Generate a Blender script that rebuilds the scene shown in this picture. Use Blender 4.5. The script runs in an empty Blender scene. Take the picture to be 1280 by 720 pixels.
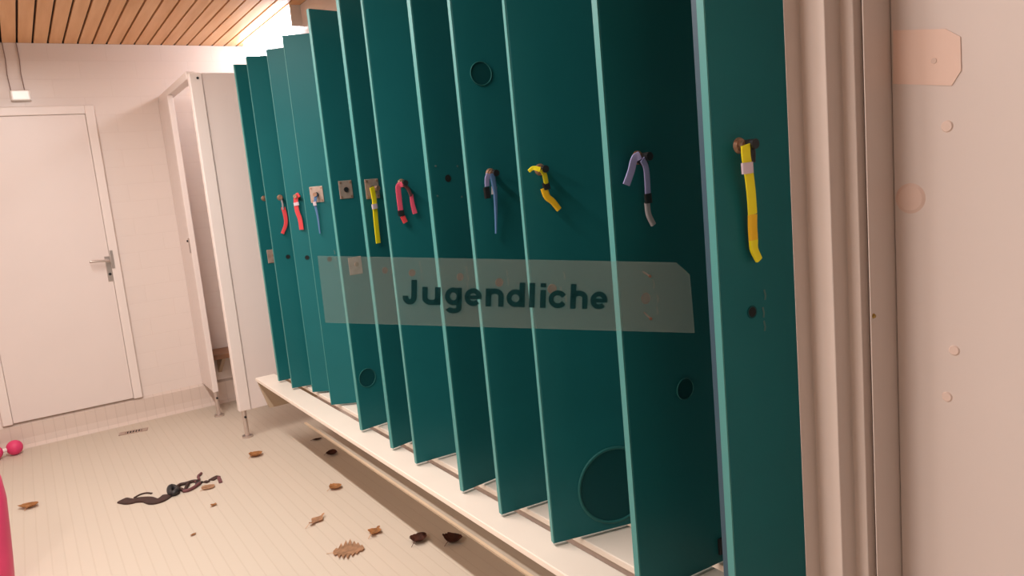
import bpy, bmesh, math, random
from mathutils import Vector, Matrix, Euler
random.seed(7)
SC = bpy.context.scene
COL = SC.collection

# ------------------------------------------------------------------ camera
EYE = 1.40
FPX = 938.05
RX = Vector((0.8304, -0.5493, -0.0937))      # camera right  (re-orthogonalised below)
RF = Vector((0.5350, 0.8328, -0.1427))       # camera forward
RF.normalize(); RX = (RX - RF * RX.dot(RF)).normalized()
RD = RF.cross(RX)                            # camera down
cam = bpy.data.cameras.new('camera'); camo = bpy.data.objects.new('camera', cam); COL.objects.link(camo)
cam.sensor_width = 36.0; cam.lens = 36.0 * FPX / 1280.0; cam.clip_start = 0.02
m = Matrix((RX, -RD, -RF)).transposed().to_4x4(); m.translation = (0, 0, EYE)
camo.matrix_world = m
SC.camera = camo

# ------------------------------------------------------------------ world, lamps, exposure
SC.view_settings.view_transform = 'Standard'; SC.view_settings.look = 'None'
SC.view_settings.gamma = 1.0; SC.view_settings.use_curve_mapping = False
SC.view_settings.exposure = 0.0
W = bpy.data.worlds.new('world'); SC.world = W; W.use_nodes = True
W.node_tree.nodes['Background'].inputs[0].default_value = (1.0, 0.92, 0.88, 1)
W.node_tree.nodes['Background'].inputs[1].default_value = 0.10

def area(name, loc, sx, sy, power, color, rot=(0, 0, 0)):
    l = bpy.data.lights.new(name, 'AREA'); l.shape = 'RECTANGLE'; l.size = sx; l.size_y = sy
    l.energy = power; l.color = color
    o = bpy.data.objects.new(name, l); o.location = loc; o.rotation_euler = rot; COL.objects.link(o)
    return o
area('aisle_tube_light', (0.08, 2.85, 2.44), 0.05, 3.4, 84, (1.0, 0.935, 0.89))
area('near_fill_light', (-1.15, 1.30, 2.44), 0.06, 0.8, 24, (1.0, 0.95, 0.91))  # unseen fill, added to brighten the near white door leaf
LAMP_EMIT = 12.0

# ------------------------------------------------------------------ helpers
def ray(x, y):
    return (RX * ((x - 640) / FPX) + RD * ((y - 360) / FPX) + RF)
def on_z(x, y, z):
    d = ray(x, y); t = (z - EYE) / d.z
    return Vector((0, 0, EYE)) + d * t
def on_plane(x, y, p, n):
    o = Vector((0, 0, EYE)); d = ray(x, y)
    return o + d * ((p - o).dot(n) / d.dot(n))

def mat(name, col, rough=0.5, metal=0.0, emit=0.0, spec=0.5, noise=None, bump=None):
    M = bpy.data.materials.new(name); M.use_nodes = True
    nt = M.node_tree; b = nt.nodes['Principled BSDF']
    b.inputs['Base Color'].default_value = (*col, 1); b.inputs['Roughness'].default_value = rough
    b.inputs['Metallic'].default_value = metal; b.inputs['Specular IOR Level'].default_value = spec
    if emit:
        b.inputs['Emission Color'].default_value = (*col, 1); b.inputs['Emission Strength'].default_value = emit
    if noise:
        sc, amt = noise
        tc = nt.nodes.new('ShaderNodeTexCoord'); n = nt.nodes.new('ShaderNodeTexNoise')
        n.inputs['Scale'].default_value = sc; n.inputs['Detail'].default_value = 4
        nt.links.new(tc.outputs['Object'], n.inputs['Vector'])
        r = nt.nodes.new('ShaderNodeValToRGB')
        r.color_ramp.elements[0].position = 0.3; r.color_ramp.elements[1].position = 0.7
        r.color_ramp.elements[0].color = (*[c * (1 - amt) for c in col], 1)
        r.color_ramp.elements[1].color = (*[min(1, c * (1 + amt)) for c in col], 1)
        nt.links.new(n.outputs['Fac'], r.inputs['Fac']); nt.links.new(r.outputs['Color'], b.inputs['Base Color'])
        if bump:
            bp = nt.nodes.new('ShaderNodeBump'); bp.inputs['Strength'].default_value = bump
            bp.inputs['Distance'].default_value = 0.01
            nt.links.new(n.outputs['Fac'], bp.inputs['Height']); nt.links.new(bp.outputs['Normal'], b.inputs['Normal'])
    return M

def link(name, bm, material, parent=None, smooth=False, bevel=0.0):
    me = bpy.data.meshes.new(name); bm.normal_update(); bm.to_mesh(me); bm.free()
    mats = material if isinstance(material, (list, tuple)) else [material]
    for k in mats: me.materials.append(k)
    o = bpy.data.objects.new(name, me); COL.objects.link(o)
    if parent: o.parent = parent
    if smooth:
        for p in me.polygons: p.use_smooth = True
    if bevel:
        b = o.modifiers.new('bevel', 'BEVEL'); b.width = bevel; b.segments = 2; b.limit_method = 'ANGLE'
    return o
def BM(): return bmesh.new()
def box(bm, x0, x1, y0, y1, z0, z1, mi=0):
    vs = [bm.verts.new((x, y, z)) for z in (z0, z1) for y in (y0, y1) for x in (x0, x1)]
    for f in ((0, 2, 3, 1), (4, 5, 7, 6), (0, 1, 5, 4), (1, 3, 7, 5), (3, 2, 6, 7), (2, 0, 4, 6)):
        bm.faces.new([vs[i] for i in f]).material_index = mi
    return bm
def prism(bm, pts, z0, z1, axis='z', mi=0):
    def P(a, b, c):
        return (a, b, c) if axis == 'z' else ((a, c, b) if axis == 'y' else (c, a, b))
    lo = [bm.verts.new(P(a, b, z0)) for a, b in pts]; hi = [bm.verts.new(P(a, b, z1)) for a, b in pts]
    n = len(pts); fs = [bm.faces.new(lo), bm.faces.new(hi)]
    for i in range(n): fs.append(bm.faces.new((lo[i], lo[(i + 1) % n], hi[(i + 1) % n], hi[i])))
    for f in fs: f.material_index = mi
    bmesh.ops.recalc_face_normals(bm, faces=fs)
    return bm
def cyl(bm, c, axis, r, h, seg=20, r2=None):
    r2 = r if r2 is None else r2
    z = Vector(axis).normalized(); x = z.orthogonal().normalized(); y = z.cross(x); c = Vector(c)
    lo = []; hi = []
    for i in range(seg):
        a = 2 * math.pi * i / seg; d = x * math.cos(a) + y * math.sin(a)
        lo.append(bm.verts.new(c + d * r)); hi.append(bm.verts.new(c + z * h + d * r2))
    fs = [bm.faces.new(lo[::-1]), bm.faces.new(hi)]
    for i in range(seg): fs.append(bm.faces.new((lo[i], lo[(i + 1) % seg], hi[(i + 1) % seg], hi[i])))
    bmesh.ops.recalc_face_normals(bm, faces=fs)
    return bm
def ring(bm, c, axis, r0, r1, h, seg=32):
    z = Vector(axis).normalized(); x = z.orthogonal().normalized(); y = z.cross(x); c = Vector(c); R = []
    for i in range(seg):
        a = 2 * math.pi * i / seg; d = x * math.cos(a) + y * math.sin(a)
        R.append([bm.verts.new(c + d * r0), bm.verts.new(c + d * r1), bm.verts.new(c + d * r1 + z * h * .6),
                  bm.verts.new(c + d * (r0 + r1) / 2 + z * h), bm.verts.new(c + d * r0 + z * h * .6)])
    fs = []
    for i in range(seg):
        A = R[i]; B = R[(i + 1) % seg]
        for k in range(5): fs.append(bm.faces.new((A[k], A[(k + 1) % 5], B[(k + 1) % 5], B[k])))
    bmesh.ops.recalc_face_normals(bm, faces=fs)
    return bm
def tube(bm, pts, r, seg=8):
    pts = [Vector(p) for p in pts]; rings = []
    for i, p in enumerate(pts):
        t = (pts[min(i + 1, len(pts) - 1)] - pts[max(i - 1, 0)]).normalized()
        u = t.orthogonal().normalized(); v = t.cross(u)
        if rings:
            u = (pu - t * pu.dot(t)).normalized(); v = t.cross(u)
        pu = u; rr = r[i] if isinstance(r, (list, tuple)) else r
        rings.append([bm.verts.new(p + (u * math.cos(2 * math.pi * k / seg) + v * math.sin(2 * math.pi * k / seg)) * rr) for k in range(seg)])
    fs = [bm.faces.new(rings[0][::-1]), bm.faces.new(rings[-1])]
    for a, b in zip(rings, rings[1:]):
        for k in range(seg): fs.append(bm.faces.new((a[k], a[(k + 1) % seg], b[(k + 1) % seg], b[k])))
    bmesh.ops.recalc_face_normals(bm, faces=fs)
    return bm
def smooth_path(pts, n=6):
    P = [Vector(p) for p in pts]
    if len(P) < 3: return [P[0].lerp(P[-1], i / n) for i in range(n + 1)]
    out = []
    Q = [P[0] * 2 - P[1]] + P + [P[-1] * 2 - P[-2]]
    for i in range(1, len(Q) - 2):
        for k in range(n):
            t = k / n; a, b, c, d = Q[i - 1], Q[i], Q[i + 1], Q[i + 2]
            out.append(.5 * ((2 * b) + (c - a) * t + (2 * a - 5 * b + 4 * c - d) * t * t + (3 * b - a - 3 * c + d) * t ** 3))
    out.append(P[-1]); return out
def strip(bm, pts, w, t, nrm):
    """flat band: width w across the path, thickness t along nrm"""
    pts = [Vector(p) for p in pts]; nrm = Vector(nrm).normalized(); n = len(pts); R = []
    for i, p in enumerate(pts):
        d = (pts[min(i + 1, n - 1)] - pts[max(i - 1, 0)]); d = (d - nrm * d.dot(nrm)).normalized(); s = d.cross(nrm)
        ww = (w[0] + (w[1] - w[0]) * i / (n - 1)) if isinstance(w, (list, tuple)) else w
        R.append([bm.verts.new(p + s * ww / 2 * a + nrm * t / 2 * b) for a, b in ((-1, -1), (1, -1), (1, .6), (.6, 1), (-.6, 1), (-1, .6))])
    fs = [bm.faces.new(R[0][::-1]), bm.faces.new(R[-1])]
    for A, B in zip(R, R[1:]):
        for k in range(6): fs.append(bm.faces.new((A[k], A[(k + 1) % 6], B[(k + 1) % 6], B[k])))
    bmesh.ops.recalc_face_normals(bm, faces=fs)
    return bm
def tag(o, label, cat, group=None, kind=None):
    o['label'] = label; o['category'] = cat
    if group: o['group'] = group
    if kind: o['kind'] = kind
    return o
def empty(name, loc=(0, 0, 0), rz=0.0):
    o = bpy.data.objects.new(name, None); COL.objects.link(o); o.location = loc; o.rotation_euler = (0, 0, rz)
    o.empty_display_size = 0.05
    return o

# ------------------------------------------------------------------ materials
def tile_mat(name, col, mortar, bw, bh, msize, vec='XZ', rough=0.35, off=0.5):
    M = mat(name, col, rough); nt = M.node_tree; b = nt.nodes['Principled BSDF']
    tc = nt.nodes.new('ShaderNodeTexCoord'); sp = nt.nodes.new('ShaderNodeSeparateXYZ'); cb = nt.nodes.new('ShaderNodeCombineXYZ')
    nt.links.new(tc.outputs['Object'], sp.inputs[0])
    nt.links.new(sp.outputs[vec[0]], cb.inputs[0]); nt.links.new(sp.outputs[vec[1]], cb.inputs[1])
    br = nt.nodes.new('ShaderNodeTexBrick'); br.offset = off
    br.inputs['Scale'].default_value = 1.0; br.inputs['Brick Width'].default_value = bw; br.inputs['Row Height'].default_value = bh
    br.inputs['Mortar Size'].default_value = msize; br.inputs['Mortar Smooth'].default_value = 0.3; br.inputs['Bias'].default_value = 0
    br.inputs['Color1'].default_value = (*col, 1); br.inputs['Color2'].default_value = (*[c * .985 for c in col], 1)
    br.inputs['Mortar'].default_value = (*mortar, 1)
    nt.links.new(cb.outputs[0], br.inputs['Vector']); nt.links.new(br.outputs['Color'], b.inputs['Base Color'])
    bp = nt.nodes.new('ShaderNodeBump'); bp.inputs['Strength'].default_value = 0.25; bp.inputs['Distance'].default_value = 0.003; bp.invert = True
    nt.links.new(br.outputs['Fac'], bp.inputs['Height']); nt.links.new(bp.outputs['Normal'], b.inputs['Normal'])
    return M
WALLC = (0.80, 0.70, 0.65)
M_wall = tile_mat('glazed_wall_tile', WALLC, (0.775, 0.672, 0.622), 0.33, 0.115, 0.003)
M_wallY = tile_mat('glazed_side_tile', WALLC, (0.775, 0.672, 0.622), 0.33, 0.115, 0.003, 'YZ')
M_floor = tile_mat('ribbed_floor_tile', (0.60, 0.515, 0.42), (0.565, 0.48, 0.385), 40.0, 0.0485, 0.003, 'YX', 0.55)
M_base = tile_mat('cove_tile', (0.70, 0.58, 0.51), (0.64, 0.525, 0.46), 0.06, 0.30, 0.003, 'XZ', 0.4, 0.0)
M_laminate = mat('white_laminate', (0.80, 0.70, 0.66), 0.35, noise=(3, 0.015))
M_frame = mat('painted_frame', (0.84, 0.745, 0.70), 0.35, noise=(4, 0.015))
M_jamb = mat('door_jamb_paint', (0.84, 0.73, 0.67), 0.4, noise=(4, 0.02))
M_groove = mat('dark_groove', (0.03, 0.012, 0.008), 0.9)
M_slot = mat('brown_slot', (0.10, 0.05, 0.03), 0.9)
M_teal = mat('teal_laminate', (0.011, 0.132, 0.143), 0.36, spec=0.18, noise=(2.2, 0.08))
M_edge = mat('teal_edge_band', (0.055, 0.25, 0.24), 0.45)
M_seal = mat('blue_grey_seal', (0.018, 0.060, 0.095), 0.5)
M_body = mat('locker_grey_board', (0.30, 0.34, 0.33), 0.6)
M_bench = mat('bench_white', (0.84, 0.74, 0.64), 0.4, noise=(5, 0.02))
M_tan = mat('tan_board', (0.45, 0.34, 0.24), 0.6)
M_brass = mat('worn_lock_metal', (0.42, 0.25, 0.17), 0.42, 0.6, noise=(60, .25))
M_brown = mat('dark_brown_lock_metal', (0.17, 0.075, 0.05), 0.5, 0.4)
M_plate = mat('brushed_plate', (0.46, 0.34, 0.28), 0.45, 0.35, noise=(40, .15))
M_chrome = mat('satin_chrome', (0.62, 0.54, 0.50), 0.3, 0.8)
M_black = mat('black_plastic', (0.012, 0.012, 0.014), 0.5)
M_hole = mat('hole_black', (0.006, 0.007, 0.007), 0.9)
M_yellow = mat('yellow_silicone', (0.86, 0.74, 0.01), 0.45)
M_amber = mat('amber_silicone', (0.86, 0.50, 0.01), 0.45)
M_red = mat('red_silicone', (0.72, 0.06, 0.07), 0.5)
M_pink = mat('pink_red_silicone', (0.75, 0.09, 0.16), 0.5)
M_lav = mat('lavender_webbing', (0.34, 0.34, 0.62), 0.6)
M_blue = mat('blue_webbing', (0.09, 0.19, 0.38), 0.6)
M_greyband = mat('grey_webbing', (0.38, 0.36, 0.38), 0.6)
M_clasp = mat('pale_clasp', (0.62, 0.50, 0.56), 0.4)
M_scuff = mat('pale_scuff', (0.07, 0.15, 0.14), 0.8)
M_darkgreen = mat('dark_green_round', (0.003, 0.058, 0.063), 0.6, spec=.15)
M_ghostrim = mat('green_ghost_rim', (0.02, 0.13, 0.125), 0.5, spec=.2)
M_hotpink = mat('hot_pink_vinyl', (0.72, 0.045, 0.16), 0.5, noise=(6, .06))
M_white = mat('white_plastic', (0.85, 0.80, 0.76), 0.35)
M_peach = mat('peach_overlay', (0.93, 0.69, 0.59), 0.5)
M_peachdot = mat('peach_spot', (0.88, 0.70, 0.62), 0.5)
M_rosy = mat('rosy_ghost', (0.82, 0.62, 0.54), 0.5)
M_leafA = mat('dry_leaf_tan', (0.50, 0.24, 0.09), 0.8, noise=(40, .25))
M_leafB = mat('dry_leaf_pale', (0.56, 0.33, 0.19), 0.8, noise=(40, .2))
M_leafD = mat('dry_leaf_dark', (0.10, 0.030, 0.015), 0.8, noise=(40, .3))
M_strap = mat('dark_brown_strap', (0.045, 0.018, 0.013), 0.7, noise=(60, .3))
M_strapred = mat('maroon_cord', (0.16, 0.055, 0.06), 0.7)
M_lamp = mat('lamp_diffuser', (0.90, 0.93, 1.0), 0.4, emit=LAMP_EMIT)
M_seat = mat('dark_wood_seat', (0.22, 0.10, 0.05), 0.5, noise=(12, .2))
M_wire = mat('thin_grey_cable', (0.30, 0.20, 0.17), 0.6)

M_wood = mat('pine_plank', (0.60, 0.27, 0.10), 0.5)
nt = M_wood.node_tree; b = nt.nodes['Principled BSDF']
tc = nt.nodes.new('ShaderNodeTexCoord'); mp = nt.nodes.new('ShaderNodeMapping'); mp.inputs['Scale'].default_value = (26, 1.6, 8)
nn = nt.nodes.new('ShaderNodeTexNoise'); nn.inputs['Scale'].default_value = 1; nn.inputs['Detail'].default_value = 6
rr = nt.nodes.new('ShaderNodeValToRGB'); rr.color_ramp.elements[0].position = .3; rr.color_ramp.elements[1].position = .72
rr.color_ramp.elements[0].color = (0.72, 0.36, 0.15, 1); rr.color_ramp.elements[1].color = (0.84, 0.48, 0.24, 1)
nt.links.new(tc.outputs['Object'], mp.inputs[0]); nt.links.new(mp.outputs[0], nn.inputs['Vector'])
nt.links.new(nn.outputs['Fac'], rr.inputs['Fac']); nt.links.new(rr.outputs['Color'], b.inputs['Base Color'])

def clear_mat(name, col, alpha):
    M = bpy.data.materials.new(name); M.use_nodes = True; nt = M.node_tree
    b = nt.nodes['Principled BSDF']; b.inputs['Base Color'].default_value = (*col, 1)
    b.inputs['Roughness'].default_value = 0.6; b.inputs['Alpha'].default_value = alpha
    b.inputs['Specular IOR Level'].default_value = 0.1
    return M
M_ghostplate = clear_mat('ghost_plate_clear', (0.40, 0.48, 0.43), 0.15)
M_letter = clear_mat('dark_green_lettering', (0.004, 0.045, 0.048), 0.80)

# ------------------------------------------------------------------ setting
CEIL = 2.52; YB = 5.66; XR = 1.577; XL = -1.70; YN = -1.3
def structure(name, bm, m, parent=None, **k):
    o = link(name, bm, m, parent, **k)
    if not parent: o['kind'] = 'structure'
    return o
structure('floor', box(BM(), XL - .1, XR + .1, YN, YB + .1, -.1, 0), M_floor)
structure('wall_back', box(BM(), XL - .1, XR + .1, YB, YB + .1, 0, CEIL), M_wall)
structure('wall_right', box(BM(), XR, XR + .1, .70, YB, 0, CEIL), M_wallY)
structure('wall_left', box(BM(), XL - .1, XL, YN, YB, 0, CEIL), M_wallY)
bm = BM(); box(bm, XL - .1, XR + .1, YN, YB + .1, CEIL + .02, CEIL + .1, 1)
pit = 0.0826; x = 0.1835
while x > XL: x -= pit
while x < XR:
    a = max(x, XL); e = min(x + pit - .012, XR - .002)
    if e - a > .01: box(bm, a, e, YN, YB - .002, CEIL, CEIL + .018, 0)
    x += pit
structure('ceiling', bm, [M_wood, M_groove])
# tiled base course under the back-wall door
prof = [(YB, 0), (YB - .05, 0), (YB - .028, .02), (YB - .02, .06), (YB - .02, .15), (YB, .165)]
structure('baseboard_back', prism(BM(), prof, XL, XR, 'x'), M_base)

# back wall door
d1 = empty('door_1', (0.13, YB, .165)); d1['kind'] = 'structure'
X0, X1, ZT = -.40, .535 - .13, 1.965
bm = BM()
box(bm, X1 - .055, X1, -.035, 0, 0, ZT); box(bm, X0, X0 + .055, -.035, 0, 0, ZT); box(bm, X0 + .055, X1 - .055, -.035, 0, ZT - .055, ZT)
link('door_frame', bm, M_frame, d1, bevel=.005)
link('door_leaf', box(BM(), X0 + .0565, X1 - .0565, -.030, -.002, .006, ZT - .0565), M_laminate, d1, bevel=.003)
bm = BM(); box(bm, .318, .352, -.034, -.026, .815, .985)
h = link('handle_plate', bm, M_chrome, d1, bevel=.003)
bm = BM(); tube(bm, smooth_path([(.338, -.03, .955), (.338, -.07, .955), (.325, -.082, .957), (.27, -.085, .962), (.225, -.085, .963)]), .0085)
link('lever', bm, M_chrome, h, smooth=True)
link('keyhole', cyl(BM(), (.335, -.033, .865), (0, -1, 0), .009, .003), M_black, h)
link('strike_plate', box(BM(), X1 - .052, X1 - .034, -.038, -.034, .90, 1.02), M_chrome, d1)

# near right-hand doorway: stepped jamb and white leaf
jp = [(.860, .635), (.8935, .635), (.8935, .5993), (.9264, .5993), (.9264, .5811), (1.10, .5811), (1.10, .66), (XR, .66), (XR, .675), (.925, .675)]
structure('trim_1', prism(BM(), jp, 0, CEIL), M_jamb, bevel=.0015)
structure('trim_2', prism(BM(), [(.9264, .5675), (1.05, .5675), (1.05, .5735), (.94, .5735), (.9264, .5687)], 0, CEIL), M_jamb)
structure('trim_3', box(BM(), .945, 1.05, .5737, .5809, 0, CEIL), M_slot)
d2 = empty('door_2', (.987, .5665, 0)); d2['kind'] = 'structure'
link('door_leaf', box(BM(), 0, .045, -1.10, 0, .004, CEIL - .02), M_laminate, d2)
structure('wall_near', box(BM(), 1.034, XR, YN, .5665, 0, CEIL), M_laminate)

# ------------------------------------------------------------------ ceiling lamp
lp = empty('ceiling_lamp', (XR, 5.03, CEIL))
tag(lp, 'long glowing white strip lamp at the wooden ceiling above the far lockers', 'lamp')
bm = BM(); prism(bm, [(0, 0), (-.045, 0), (-.06, -.02), (-.06, -.10), (-.04, -.118), (0, -.118)], -.57, .515, 'y')
bmesh.ops.rotate(bm, verts=bm.verts, cent=(0, 0, 0), matrix=Matrix.Identity(3))
link('diffuser', bm, M_lamp, lp, bevel=.008)
link('end_cap', box(BM(), -.062, 0, -.582, -.57, -.12, 0), M_white, lp)

# ------------------------------------------------------------------ changing cubicle
cb = empty('changing_cubicle', (.94, 4.64, 0))
tag(cb, 'white changing cubicle on steel feet with open doorway in the far corner', 'cubicle')
link('side_panel', box(BM(), .072, .635, -.014, .014, .17, 2.165), M_laminate, cb, bevel=.003)
link('corner_post', box(BM(), 0, .07, -.022, .03, .17, 2.165), M_frame, cb, bevel=.006)
link('front_panel', box(BM(), -.012, .016, .655, 1.018, .17, 2.135), M_laminate, cb, bevel=.003)
link('edge_strip', box(BM(), -.016, .02, .632, .655, .17, 2.135), M_frame, cb, bevel=.004)
link('header_rail', box(BM(), -.004, .05, .032, 1.018, 2.137, 2.18), M_frame, cb, bevel=.004)
for (fx, fy) in ((.030, .004), (.002, .645)):
    bm = BM(); cyl(bm, (fx, fy, .008), (0, 0, 1), .014, .165); cyl(bm, (fx, fy, 0), (0, 0, 1), .032, .012)
    f = link('foot', bm, M_chrome, cb, smooth=False)
    link('set_screw', cyl(BM(), (fx, fy - .012, .13), (0, -1, 0), .007, .01, 10), M_black, f)
lt = link('latch', box(BM(), -.024, -.014, .634, .652, 1.12, 1.22), M_chrome, cb, bevel=.002)
link('bolt', cyl(BM(), (-.024, .643, 1.20), (-1, 0, 0), .007, .008, 12), M_black, lt)
link('rail_screw', cyl(BM(), (.045, -.020, 2.135), (0, -1, 0), .007, .006, 10), M_black, cb)
# seat inside
st = empty('cubicle_seat', (1.26, 5.50, .36))
tag(st, 'narrow dark wooden seat on the wall inside the white cubicle', 'seat')
link('seat_board', box(BM(), -.30, .30, -.10, .158, 0, .035), M_seat, st, bevel=.004)
for s in (-.2, .2):
    link('bracket', prism(BM(), [(.158, 0), (-.06, 0), (.158, -.14)], s - .012, s + .012, 'x'), M_tan, st)

# ------------------------------------------------------------------ bench below the lockers
BT = .42
bn = empty('bench', (1.28, 2.5, 0))
tag(bn, 'long white slatted bench running beneath the row of teal lockers', 'bench')
for (a, e) in ((.995, 1.105), (1.142, 1.285), (1.305, 1.430), (1.450, 1.570)):
    link('slat', box(BM(), a - 1.28, e - 1.28, .72 - 2.5, 4.34 - 2.5, BT - .02, BT), M_bench, bn, bevel=.003)
for y in (.95, 2.1, 3.2, 4.325):
    fx = 1.0 if y > 4 else 1.41
    link('bracket', prism(BM(), [(1.575 - 1.28, BT - .02), (fx - 1.28, BT - .02), (fx + .045 - 1.28, .235), (1.575 - 1.28, .235)], y - 2.5 - .012, y - 2.5 + .012, 'y'), M_tan, bn)

structure('trim_4', box(BM(), 1.316, 1.330, .72, 4.62, 0, .006), mat('pale_floor_strip', (.82, .64, .45), .5))
# ------------------------------------------------------------------ lockers
XH, L, DT = 1.347, .288, .018
ZB, ZTOP = .428, 2.118
FREE = [.925, 1.204, 1.552, 1.800, 2.030, 2.367, 2.582, 2.887, 3.372, 3.682, 3.855, 4.076]
UP = [(924, 182), (797, 197), (675, 212), (613, 217), (560, 223), (502, 229), (465, 236), (432, 237), (396, 243), (372, 245), (350, 247), (330, 248)]
LO = [(940, 390), (807, 373), (690, 361), (624, 353), (575, 346), (515, 341), (481, 338), (444, 332), (412, 324), (384, 322), (360, 321), (341, 320)]
LAB = ['teal locker nearest the camera, its open door beside the white doorway',
       'teal locker second nearest, door carrying the lavender wristband',
       'teal locker with the large ghost of a round cup low on its door, third from the camera',
       'teal locker with a dark blue wristband and small ghost circle high on its door',
       'teal locker whose narrow door has an empty keyhole between blue and pink wristbands',
       'teal locker with the two-ended pink and black wristband on its door',
       'teal locker with a long yellow wristband hanging from a square lock plate',
       'teal locker with square metal lock plates and no wristband at all',
       'teal locker with a thin blue wristband on a pale square plate',
       'teal locker with the straight red wristband, near the far end',
       'teal locker with the twisted red wristband, last but one at the far end',
       'teal locker at the far end of the row against the white cubicle']
bm = BM()                                             # one carcass, shared by every locker
box(bm, 0, .214, .001, .017, 0, 1.69); box(bm, 0, .214, .273, .289, 0, 1.69)
box(bm, .206, .214, .017, .273, 0, 1.69); box(bm, 0, .206, .017, .273, 0, .018); box(bm, 0, .206, .017, .273, 1.672, 1.69)
box(bm, .01, .206, .017, .273, 1.36, 1.376)
carcass = link('body', bm, M_body)
bm = BM(); box(bm, .004, L - .003, -DT, 0, .002, 1.69)
leaf0 = link('door', bm, M_teal)
leaf0.modifiers.new('bevel', 'BEVEL').width = .0015
bm = BM(); box(bm, L - .003, L, -DT, -.0005, .002, 1.69)
edge0 = link('edge_strip', bm, M_edge)
bm = BM(); box(bm, .0, .035, .0, .006, -.02, .02); cyl(bm, (.0, .005, -.022), (0, 0, 1), .007, .044, 12)
hinge0 = link('hinge', bm, M_black)
DOORS = []
def to_door(k, x, y):
    D = DOORS[k]; p = on_plane(x, y, D['o'], D['n']); d = p - D['o']
    return d.dot(D['u']), d.z, D['pxm'](p)
first = True
def inst(o, parent, name=None):
    c = o.copy(); COL.objects.link(c); c.parent = parent
    return c
for k in range(12):
    hy = .90 + .29 * k
    s = (FREE[k] - hy) / L; ph = math.asin(s)
    xh = XH + .0011 * k; root = empty('locker', (xh, hy, ZB)); tag(root, LAB[k], 'locker', 'teal lockers in the row above the bench')
    body = inst(carcass, root)
    dr = inst(leaf0, root); dr.rotation_euler = (0, 0, math.pi - ph); dr.location = (-.012, .009, 0)
    inst(edge0, dr)
    for hz in (.045, 1.62):
        hg = inst(hinge0, dr); hg.location = (.008, .0, hz)
    u = Vector((-math.cos(ph), math.sin(ph), 0)); n = Vector((-math.sin(ph), -math.cos(ph), 0))
    o = Vector((xh - .012, hy + .009, ZB))
    DOORS.append(dict(root=root, door=dr, o=o, u=u, n=n, ang=math.pi - ph, pxm=lambda p: (p - Vector((0, 0, EYE))).dot(RF) / FPX))
for o in (carcass, leaf0, edge0, hinge0): bpy.data.objects.remove(o)

def local_add(k, name, bm, m, parent=None, **kw):
    return link(name, bm, m, parent or DOORS[k]['door'], **kw)
# blue-grey seal on the nearest door's edge
bm = BM(); box(bm, L - .006, L - .0002, -DT - .013, -DT - .0002, .002, 1.69); local_add(0, 'edge_seal', bm, M_seal)
PLATE_UP = {6, 7, 8}; PLATE_LO = {7}
for k in range(12):
    uu, zz, _ = to_door(k, *UP[k])
    if k in PLATE_UP:
        bm = BM(); box(bm, uu - .030, uu + .030, 0, .003, zz - .036, zz + .036)
        pl = local_add(k, 'lock_plate', bm, M_plate, bevel=.002)
        for a in (-.022, .022):
            for e in (-.028, .028): link('screw', cyl(BM(), (uu + a, .003, zz + e), (0, 1, 0), .004, .002, 10), M_brass, pl)
        link('keyhole', cyl(BM(), (uu, .003, zz), (0, 1, 0), .010, .004, 16), M_black, pl)
    elif k == 4:
        local_add(k, 'keyhole', cyl(BM(), (uu, 0, zz), (0, 1, 0), .011, .001, 18), M_hole)
        for a, e in ((-.04, .035), (.045, -.05), (-.045, -.06), (.04, .04)):
            local_add(k, 'screw_mark', cyl(BM(), (uu + a, 0, zz + e), (0, 1, 0), .0035, .001, 8), M_scuff)
    else:
        bm = BM(); cyl(bm, (uu, 0, zz), (0, 1, 0), .015, .006, 20, .012); cyl(bm, (uu, .006, zz), (0, 1, 0), .0085, .010, 16)
        lk = local_add(k, 'lock_cylinder', bm, M_brass)
        link('key_slot', box(BM(), uu - .001, uu + .001, .016, .0166, zz - .006, zz + .006), M_black, lk)
    u2, z2, _ = to_door(k, *LO[k])
    if k in PLATE_LO or k == 11:
        bm = BM(); box(bm, u2 - .030, u2 + .030, 0, .003, z2 - .036, z2 + .036)
        pl = local_add(k, 'lock_plate', bm, M_plate, bevel=.002)
        link('keyhole', cyl(BM(), (u2 - .005, .003, z2 + .005), (0, 1, 0), .009, .004, 16), M_brass, pl)
    else:
        hole = cyl(BM(), (u2, 0, z2), (0, 1, 0), .010, .0012, 18)
        dark = k in (0, 8, 9, 10)
        local_add(k, 'coin_slot_hole', hole, M_hole if dark else M_brown)
        bm = BM(); ring(bm, (u2, 0, z2), (0, 1, 0), .0095, .0125, .002, 18); local_add(k, 'hole_rim', bm, M_darkgreen if dark else M_brown)
        bm = BM(); rnd = random.Random(k)
        for j in range(3):
            a = u2 - .022 - rnd.random() * .014; e = z2 + .03 - j * .028 + rnd.random() * .01
            strip(bm, [(a, .0005, e), (a - .003, .0005, e - .012), (a - .001, .0005, e - .02)], .004, .0008, (0, 1, 0))
        local_add(k, 'scuff_marks', bm, M_scuff)
# cross-fade ghost circles, laid on the doors as dark discs
def disc(k, x, y, rpx):
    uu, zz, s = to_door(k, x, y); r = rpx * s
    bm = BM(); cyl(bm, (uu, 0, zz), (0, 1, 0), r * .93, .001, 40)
    c = local_add(k, 'ghost_disc', bm, M_darkgreen)
    link('ghost_rim', ring(BM(), (uu, 0, zz), (0, 1, 0), r * .92, r, .004, 48), M_ghostrim, c, smooth=True)
disc(3, 601, 92, 15); disc(7, 459, 472, 12); disc(1, 856, 486, 14); disc(2, 768, 606, 50)

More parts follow.
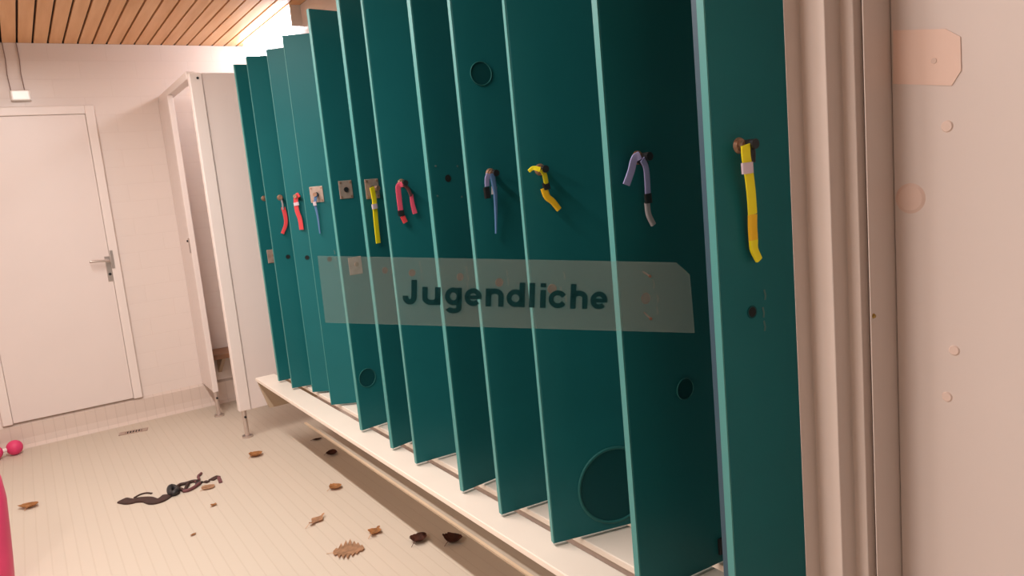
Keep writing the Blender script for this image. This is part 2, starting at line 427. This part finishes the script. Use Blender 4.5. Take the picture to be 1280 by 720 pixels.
# ------------------------------------------------------------------ key wristbands
def wristband(k, label, parts, w_key=True):
    """parts: (name, material, pixel path, width px, lift m)"""
    D = DOORS[k]; uu, zz, s = to_door(k, *UP[k])
    loc = D['o'] + D['u'] * uu + Vector((0, 0, zz)) + D['n'] * .004
    root = empty('key_wristband', loc, D['ang']); tag(root, label, 'wristband', 'key wristbands hanging from the locker locks')
    for nm, m, path, w, lift in parts:
        pts = []
        n = len(path)
        for i, (x, y) in enumerate(path):
            l = lift[0] + (lift[1] - lift[0]) * i / (n - 1) if isinstance(lift, tuple) else lift
            d = on_plane(x, y, D['o'] + D['n'] * (l + .004), D['n']) - D['o']; a, e = d.dot(D['u']), d.z
            pts.append((a - uu, l, e - zz))
        ww = (w[0] * s, w[1] * s) if isinstance(w, tuple) else w * s
        bm = BM(); strip(bm, smooth_path(pts), ww, .0035 if nm == 'band' else .006, (0, 1, 0))
        link(nm, bm, m, root)
    bm = BM(); box(bm, -.0015, .0015, .010, .034, -.009, .009); cyl(bm, (0, .026, 0), (0, 1, 0), .009, .010, 14)
    link('key', bm, M_black if k < 6 else M_brass, root)
wristband(0, 'long yellow wristband with a pale clasp on the nearest teal locker door', [
    ('band', M_yellow, [(932, 181), (933, 197), (936, 215), (939, 240), (941, 268)], 14, (.030, .014)),
    ('band_end', M_amber, [(941, 268), (941, 283), (942, 300)], 13, (.014, .012)),
    ('band_tip', M_yellow, [(942, 300), (943, 312), (949, 325)], (13, 10), (.012, .010)),
    ('clasp', M_clasp, [(934, 203), (935, 217)], 17, .027),
    ('key_tag', M_black, [(938, 181), (941, 190), (941, 203)], 7, .020)])
wristband(1, 'lavender wristband with a black clasp folded over the lock, two loose ends', [
    ('band', M_lav, [(800, 194), (793, 199), (789, 214), (783, 231)], 10, (.032, .014)),
    ('band', M_lav, [(803, 199), (808, 212), (810, 242)], 8, (.032, .014)),
    ('clasp', M_black, [(810, 242), (811, 254)], 10, .014),
    ('band_end', M_greyband, [(809, 253), (811, 268), (817, 281)], 7, .012),
    ('key_tag', M_black, [(798, 199), (804, 204), (809, 206)], 7, .020)])
wristband(2, 'short yellow wristband with black clasp, kinked to one side', [
    ('band', M_yellow, [(661, 214), (667, 210), (675, 212)], (4, 6), (.020, .032)),
    ('band', M_yellow, [(677, 212), (681, 219), (683, 230)], 6, (.032, .016)),
    ('clasp', M_black, [(682, 228), (684, 237)], 9, .015),
    ('band_end', M_amber, [(680, 235), (684, 246), (691, 252), (699, 262)], (9, 7), .014)])
wristband(3, 'dark blue wristband with a black key tag, hanging edge-on', [
    ('band', M_lav, [(611, 217), (609, 223), (609, 233)], 6, (.032, .018)),
    ('band_tail', M_blue, [(615, 217), (619, 240), (620, 265), (620, 292)], (7, 1.5), (.030, .010)),
    ('clasp', M_greyband, [(618, 233), (618, 243)], 7, .020),
    ('key_tag', M_black, [(608, 234), (610, 248)], 8, .016)])
wristband(5, 'pink wristband with black clasp draped over the lock in an upturned V', [
    ('band', M_pink, [(503, 230), (498, 233), (499, 248), (501, 264)], 6.5, (.030, .014)),
    ('clasp', M_black, [(501, 263), (502, 270)], 8, .014),
    ('band_tip', M_red, [(503, 270), (507, 278)], 6, .012),
    ('cord', M_strapred, [(504, 230), (510, 236), (514, 245)], 4, (.030, .014)),
    ('band', M_pink, [(514, 243), (516, 256), (519, 267)], (4.5, 6), .013)])
wristband(6, 'straight bright yellow wristband hanging from a square lock plate', [
    ('band', M_yellow, [(465, 234), (468, 250), (470, 275), (473, 304)], 6.5, (.030, .010)),
    ('clasp', M_clasp, [(468, 255), (469, 261)], 7.5, .026)])
wristband(8, 'thin blue wristband hanging edge-on from a pale square plate', [
    ('band', M_blue, [(395, 243), (394, 255), (397, 270), (400, 292)], (4, 1.5), (.030, .010)),
    ('clasp', M_clasp, [(393, 252), (394, 257)], 4, .028)])
wristband(9, 'smooth red wristband with a pale clasp, second from the far end', [
    ('band', M_red, [(374, 243), (370, 247), (371, 262), (375, 274), (377, 287)], 5.5, (.030, .010)),
    ('clasp', M_clasp, [(370, 253), (371, 257)], 6.5, .024)])
wristband(10, 'twisted red wristband on a bead chain, furthest along the locker row', [
    ('chain', M_greyband, [(351, 246), (353, 254), (354, 262)], 2, (.030, .014)),
    ('band', M_red, [(354, 259), (357, 272), (357, 281), (353, 292)], (5, 4), .012)])

# ------------------------------------------------------------------ cross-fade ghost of a sign, built as a clear plate
P0 = DOORS[1]['o'] + DOORS[1]['u'] * .23 + DOORS[1]['n'] * .075
nS = Vector((RF.x, RF.y, 0)).normalized() * -1          # upright plate facing the aisle
def on_sign(x, y): return on_plane(x, y, P0, nS)
org = on_sign(632, 367); uS = Vector((0, 0, 1)).cross(nS).normalized()
sg = empty('sign', org, math.atan2(uS.y, uS.x))
tag(sg, 'see-through cross-fade ghost of a sign reading Jugendliche across the teal locker doors', 'sign')
def sl(x, y):
    d = on_sign(x, y) - org; return (d.dot(uS), d.z)
bm = BM(); prism(bm, [sl(*p) for p in ((397, 320), (845, 328), (862, 343), (868, 416), (407, 403))], -.002, .002, 'y')
link('plate', bm, M_ghostplate, sg)
A = Vector(sl(504, 380)); B = Vector(sl(759, 386.6)); ex = (B - A) / 255; ey = Vector((-ex.y, ex.x))
bm = BM()
def stroke(pts, w=7.0):
    strip(bm, [(A.x + ex.x * x + ey.x * y, -.0026, A.y + ex.y * x + ey.y * y) for x, y in pts], w * ex.length, .001, (0, -1, 0))
def arc(cx, cy, rx, ry, a0, a1, n=18):
    return [(cx + rx * math.cos(math.radians(a0 + (a1 - a0) * i / n)), cy + ry * math.sin(math.radians(a0 + (a1 - a0) * i / n))) for i in range(n + 1)]
CAP, XHT = 31, 22.5
def letter_e(c): stroke(arc(c, 11.2, 7.6, 8.2, 0, 318), 6.2); stroke([(c - 7.6, 11), (c + 10.4, 11)], 4.6)
stroke([(13.5, CAP), (13.5, 9)] + arc(8.2, 9, 5.3, 5.7, 0, -180) + [(2.9, 10.8)], 6.8)                                  # J
stroke([(27, XHT), (27, 9)] + arc(35, 9, 8, 6, 180, 360), 6.6); stroke([(43, XHT), (43, 0)])                             # u
stroke(arc(62.3, 11.5, 7.2, 8.1, 0, 360, 28), 6.2); stroke([(69.5, XHT), (69.5, -2.5)] + arc(62.5, -2.5, 7, 4.2, 0, -165), 6.4)  # g
letter_e(87)
stroke([(106, XHT), (106, 0)]); stroke(arc(113.8, 13.3, 7.8, 6.3, 180, 0) + [(121.6, 0)], 6.6)                           # n
stroke(arc(139.6, 11.3, 8, 8.1, 0, 360, 28), 6.2); stroke([(147.8, CAP), (147.8, 0)])                                    # d
stroke([(160.2, CAP), (160.2, 0)])                                                                                       # l
stroke([(174, XHT), (174, 0)]); stroke([(174, CAP), (174, CAP - 5)])                                                     # i
stroke(arc(192.6, 11.3, 8.5, 8.2, 30, 330), 6.2)                                                                         # c
stroke([(211.6, CAP), (211.6, 0)]); stroke(arc(219, 13.3, 7.4, 6.3, 180, 0) + [(226.4, 0)], 6.6)                         # h
letter_e(244)
me = bpy.data.meshes.new('lettering'); bm.to_mesh(me); bm.free()
me.materials.append(M_letter); lo = bpy.data.objects.new('lettering', me); COL.objects.link(lo); lo.parent = sg
# two stand-off bolts that carry the ghost plate from the door
for x, y in ((812, 345), (813, 398)):
    a, e = sl(x, y); p = on_sign(x, y); t = (DOORS[1]['o'] - p).dot(DOORS[1]['n']) / nS.dot(DOORS[1]['n'])
    bm = BM(); cyl(bm, (a, .002, e), (0, 1, 0), .0016, abs(t) + .001, 10); cyl(bm, (a, -.0045, e), (0, 1, 0), .003, .0025, 12)
    link('standoff_bolt', bm, M_brown, sg)

# ------------------------------------------------------------------ cross-fade ghost marks, built as thin pieces on the near white leaf
P2 = Vector((.987, .3, 1.4)); n2 = Vector((-1, 0, 0))
def leafpt(x, y):
    p = on_plane(x, y, P2, n2); return (p.y, p.z)
c = leafpt(1145, 72)
sk = [leafpt(*p) for p in ((1117, 38), (1182, 36), (1201, 46), (1202, 88), (1190, 107), (1117, 105))]
s1 = link('overlay', prism(BM(), [(a - c[0], e - c[1]) for a, e in sk], -.0012, 0, 'x'), M_peach); s1.location = (.987, c[0], c[1])
tag(s1, 'peach rectangular ghost sticker with clipped corners high on the near white door', 'overlay')
q = leafpt(1168, 76)
link('ghost_dot', cyl(BM(), (-.0012, q[0] - c[0], q[1] - c[1]), (-1, 0, 0), .0035, .0006, 14), M_rosy, s1)
for (x, y, r, m, nm, lab) in ((1184, 158, .0075, M_peachdot, 'ghost_spot', 'small pale ghost cap under the peach sticker on the near white door'),
                      (1193, 438, .0070, M_peachdot, 'ghost_spot', 'upper of the two small pale ghost spots low on the near white door'),
                      (1184, 496, .0070, M_peachdot, 'ghost_spot', 'lower of the two small pale ghost spots low on the near white door'),
                      (1138, 248, .020, M_rosy, 'ghost_patch', 'larger round rosy ghost patch beside the frame on the near white door')):
    q = leafpt(x, y)
    bm = BM(); cyl(bm, (0, 0, 0), (-1, 0, 0), r, .0015, 32, r * .8)
    o = link(nm, bm, m); o.location = (.987, q[0], q[1]); tag(o, lab, 'spot' if nm == 'ghost_spot' else 'patch')
p = on_plane(1092, 395, Vector((0, .5675, 0)), Vector((0, -1, 0)))
o = link('frame_screw', cyl(BM(), (0, 0, 0), (0, -1, 0), .0035, .0025, 14, .002), mat('dull_brass', (.45, .30, .08), .4, .6)); o.location = p
tag(o, 'tiny brass screw in the near white door frame', 'screw')

# ------------------------------------------------------------------ glowing box for the tile light and cables over the back door
wl = empty('tile_glint', (.145, YB, 2.17)); tag(wl, 'white glowing box for the tile light above the back door', 'reflection')
link('glint_base', box(BM(), -.055, .055, -.04, 0, -.005, .06), M_white, wl, bevel=.008)
link('glint_face', box(BM(), -.045, .045, -.05, -.04, .0, .055), mat('glint_glow', (1, .93, .88), .3, emit=.3), wl, bevel=.006)  # glow stands in for a lamp mirrored in the glazed tile
for dx, lab in ((-.045, 'left one of two thin cables running up from the tile light'), (.028, 'right one of two thin cables running up from the tile light')):
    bm = BM(); tube(bm, [(0, -.004, .062), (-.004, -.004, .16), (.002, -.004, .25), (0, -.004, CEIL - 2.17)], .0028, 8)
    o = link('cable', bm, M_wire); o.location = (.145 + dx, YB, 2.17); tag(o, lab, 'cable')

# ------------------------------------------------------------------ floor drain
fd = empty('floor_drain', (.425, 5.40, 0), -.2); tag(fd, 'small slotted metal floor drain in front of the back door', 'drain')
bm = BM(); box(bm, -.085, .085, -.035, -.026, 0, .004); box(bm, -.085, .085, .026, .035, 0, .004)
box(bm, -.085, -.05, -.026, .026, 0, .004); box(bm, .05, .085, -.026, .026, 0, .004)
link('frame', bm, M_plate, fd)
link('well', box(BM(), -.05, .05, -.026, .026, 0, .001), M_hole, fd)
bm = BM()
for i in range(6): box(bm, -.047 + i * .017, -.039 + i * .017, -.026, .026, .001, .004)
link('grate', bm, M_plate, fd)

# ------------------------------------------------------------------ dry leaves
def leaf(x, y, L_, W_, rot, m, label, kind=0, curl=.25):
    L_ *= 1.22; W_ *= 1.75; curl *= 1.4
    p = on_z(x, y, 0)
    bm = BM(); n = 14; rnd = random.Random(int(x * 7 + y)); rows = []
    for i in range(n + 1):
        t = i / n; w = W_ / 2 * (math.sin(math.pi * min(1, t * .96 + .03)) ** .75)
        if kind == 1: w *= 1 + .30 * (1 if i % 2 else -1) * (0 < i < n)
        if kind == 2: w *= (.35 + .65 * abs(math.cos(t * 5.5)))
        w *= 1 + rnd.uniform(-.12, .12); w = max(w, .0008)
        bend = curl * L_ * (abs(t - .5) ** 2)
        rows.append([bm.verts.new(((t - .5) * L_, s * w + .1 * W_ * math.sin(t * 3 + rnd.random() * .3), .0015 + bend + curl * .5 * abs(s) ** 2 * w)) for s in (-1, -.5, 0, .5, 1)])
    fs = []
    for a, b_ in zip(rows, rows[1:]):
        for k in range(4): fs.append(bm.faces.new((a[k], a[k + 1], b_[k + 1], b_[k])))
    r = bmesh.ops.solidify(bm, geom=fs, thickness=.0012)
    root = empty('dry_leaf', (p.x, p.y, 0.001), rot); tag(root, label, 'leaf', 'dry leaves on the tiled floor')
    link('blade', bm, m, root)
    if L_ > .03:
        bm = BM(); z = .0015 + curl * L_ * .25
        tube(bm, [(-L_ * .48, 0, z), (-L_ * .6, .003, z * .7), (-L_ * .72, .008, .0018)], .0011, 6); link('stem', bm, m, root)
leaf(321, 570, .060, .050, .5, M_leafA, 'tan dry leaf on the floor in front of the cubicle foot', 0, .5)
leaf(39, 634, .055, .055, 1.1, M_leafA, 'roundish tan dry leaf near the pink bag', 0, .5)
leaf(420, 611, .050, .042, .2, M_leafA, 'tan dry leaf beside the bench shadow, above the twisted pale leaf', 0, .5)
leaf(397, 652, .085, .030, .6, M_leafB, 'pale twisted dry leaf lying between the strap and the bench', 2, .4)
leaf(470, 667, .060, .036, .7, M_leafA, 'small curled tan leaf with a stem, right of the large ragged leaf', 2, .6)
leaf(436, 690, .100, .070, -.45, M_leafB, 'large pale ragged-edged dry leaf in the foreground', 1, .12)
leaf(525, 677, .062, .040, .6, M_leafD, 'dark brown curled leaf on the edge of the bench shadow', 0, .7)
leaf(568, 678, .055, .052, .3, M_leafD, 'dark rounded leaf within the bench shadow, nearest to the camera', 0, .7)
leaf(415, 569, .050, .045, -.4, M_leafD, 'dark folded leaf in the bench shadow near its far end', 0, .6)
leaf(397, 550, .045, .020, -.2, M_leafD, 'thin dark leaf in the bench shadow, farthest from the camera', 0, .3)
leaf(261, 610, .055, .040, .5, M_leafB, 'pale yellowish leaf lying just below the strap end', 0, .15)
leaf(268, 632, .028, .020, .9, M_leafA, 'tiny brown leaf scrap below the strap', 2, .4)
leaf(242, 669, .024, .010, .5, M_leafA, 'thin leaf scrap alone on the open floor', 0, .3)
leaf(32, 553, .040, .020, .0, M_leafD, 'small dark leaf by the base tiles near the pink dumbbell', 0, .3)

# ------------------------------------------------------------------ torn strap on the floor
sp0 = on_z(215, 615, 0)
sp = empty('strap', (sp0.x, sp0.y, 0)); tag(sp, 'tangled dark brown strap lying on the tiled floor', 'strap')
def fp(x, y, z=.004):
    p = on_z(x, y, 0); return (p.x - sp0.x, p.y - sp0.y, z)
S = .0034
def fband(nm, path, w, m, z=.004, t=.005):
    bm = BM(); strip(bm, smooth_path([fp(x, y, z) for x, y in path]), w, t, (0, 0, 1)); return link(nm, bm, m, sp)
fband('band', [(153, 626.5), (163, 628), (172, 626), (184, 625.5), (192, 628), (199, 627), (205, 624), (210, 620)], .056, M_strap, .005, .010)
fband('cord', [(168, 623), (175, 619), (183, 617), (190, 617.5)], .010, M_strap)
bm = BM()
R_ = [Vector(fp(217 + 4.6 * math.cos(a), 616 + 4.2 * math.sin(a), .014 + .004 * math.sin(2 * a))) for a in [i * math.pi / 8 for i in range(17)]]
tube(bm, R_, .014, 10); link('knot', bm, M_black, sp, smooth=True)
bm = BM(); tube(bm, [fp(*p_, .008) for p_ in ((213, 619), (219, 619), (223, 617))], .014, 8); link('knot', bm, M_strap, sp, smooth=True)
def fcord(path, r=.0055, m=None):
    bm = BM(); tube(bm, smooth_path([fp(x, y, r) for x, y in path]), r, 8); link('cord', bm, m or M_strap, sp, smooth=True)
fcord([(221, 611), (226, 607.5), (233, 606), (241, 603.5), (248, 603)], .0085)
fcord([(222, 612), (227, 613.5), (231, 615), (234, 609), (236, 606)], .0085)
fcord([(229, 616), (236, 614.5), (243, 611), (250, 606)], .0085, M_strapred)
fcord([(244, 604), (249, 601), (248, 597), (252, 593)], .007, M_strapred)
fband('buckle', [(246, 605.5), (252, 605)], .036, M_black, .006, .012)
fband('band_end', [(256, 604), (260, 602)], .032, M_strap, .004, .006)
fband('band_end', [(264, 601), (269, 598), (273, 596)], .034, M_strap, .004, .006)
fband('frayed_tip', [(273, 597), (275, 601), (276, 604)], .018, M_strapred, .004, .006)

# ------------------------------------------------------------------ pink things at the left edge
bx = on_z(3, 568, 0); by = on_z(20, 562, 0)
r = .046
pts = [Vector((by.x, 5.52, r)), Vector((by.x - .105, 5.49, r))]
pd = empty('toy_dumbbell', (by.x - .06, 5.51, 0)); tag(pd, 'pink ball-ended toy dumbbell with white bar by the back wall', 'toy')
for p_ in pts:
    bm = BM(); bmesh.ops.create_uvsphere(bm, u_segments=24, v_segments=14, radius=r)
    bmesh.ops.translate(bm, verts=bm.verts, vec=p_ - pd.location); link('ball', bm, M_hotpink, pd, smooth=True)
bm = BM(); tube(bm, [pts[0] - pd.location, pts[1] - pd.location], .012, 12); link('bar', bm, M_white, pd, smooth=True)
# soft bag: rounded body with strap
pb = on_z(13, 690, 0)
pb = on_z(10, 735, 0); bg = empty('bag', (pb.x - .150, pb.y + .06, 0), .0); tag(bg, 'bright pink bag standing on the floor at the left edge of the photo', 'bag')
bm = BM(); rings = []
for i, (z, rx, ry) in enumerate(((0, .155, .10), (.012, .175, .12), (.10, .183, .128), (.22, .192, .132), (.34, .200, .125), (.42, .196, .105), (.465, .188, .085), (.475, .17, .07))):
    rr_ = []
    for k in range(28):
        a = 2 * math.pi * k / 28; ca, sa = math.cos(a), math.sin(a); e = .6
        rr_.append(bm.verts.new((rx * math.copysign(abs(ca) ** e, ca), ry * math.copysign(abs(sa) ** e, sa), z)))
    rings.append(rr_)
bm.faces.new(rings[0][::-1]); bm.faces.new(rings[-1])
for a, b_ in zip(rings, rings[1:]):
    for k in range(28): bm.faces.new((a[k], a[(k + 1) % 28], b_[(k + 1) % 28], b_[k]))
link('body', bm, M_hotpink, bg, smooth=True)
bm = BM(); strip(bm, smooth_path([(-.09, -.0, .470), (-.07, 0, .56), (0, 0, .60), (.07, 0, .56), (.09, 0, .470)]), .03, .006, (0, 1, 0)); link('carry_strap', bm, M_hotpink, bg)
bm = BM(); box(bm, -.13, .13, -.004, .004, .473, .481); link('zip', bm, M_white, bg)
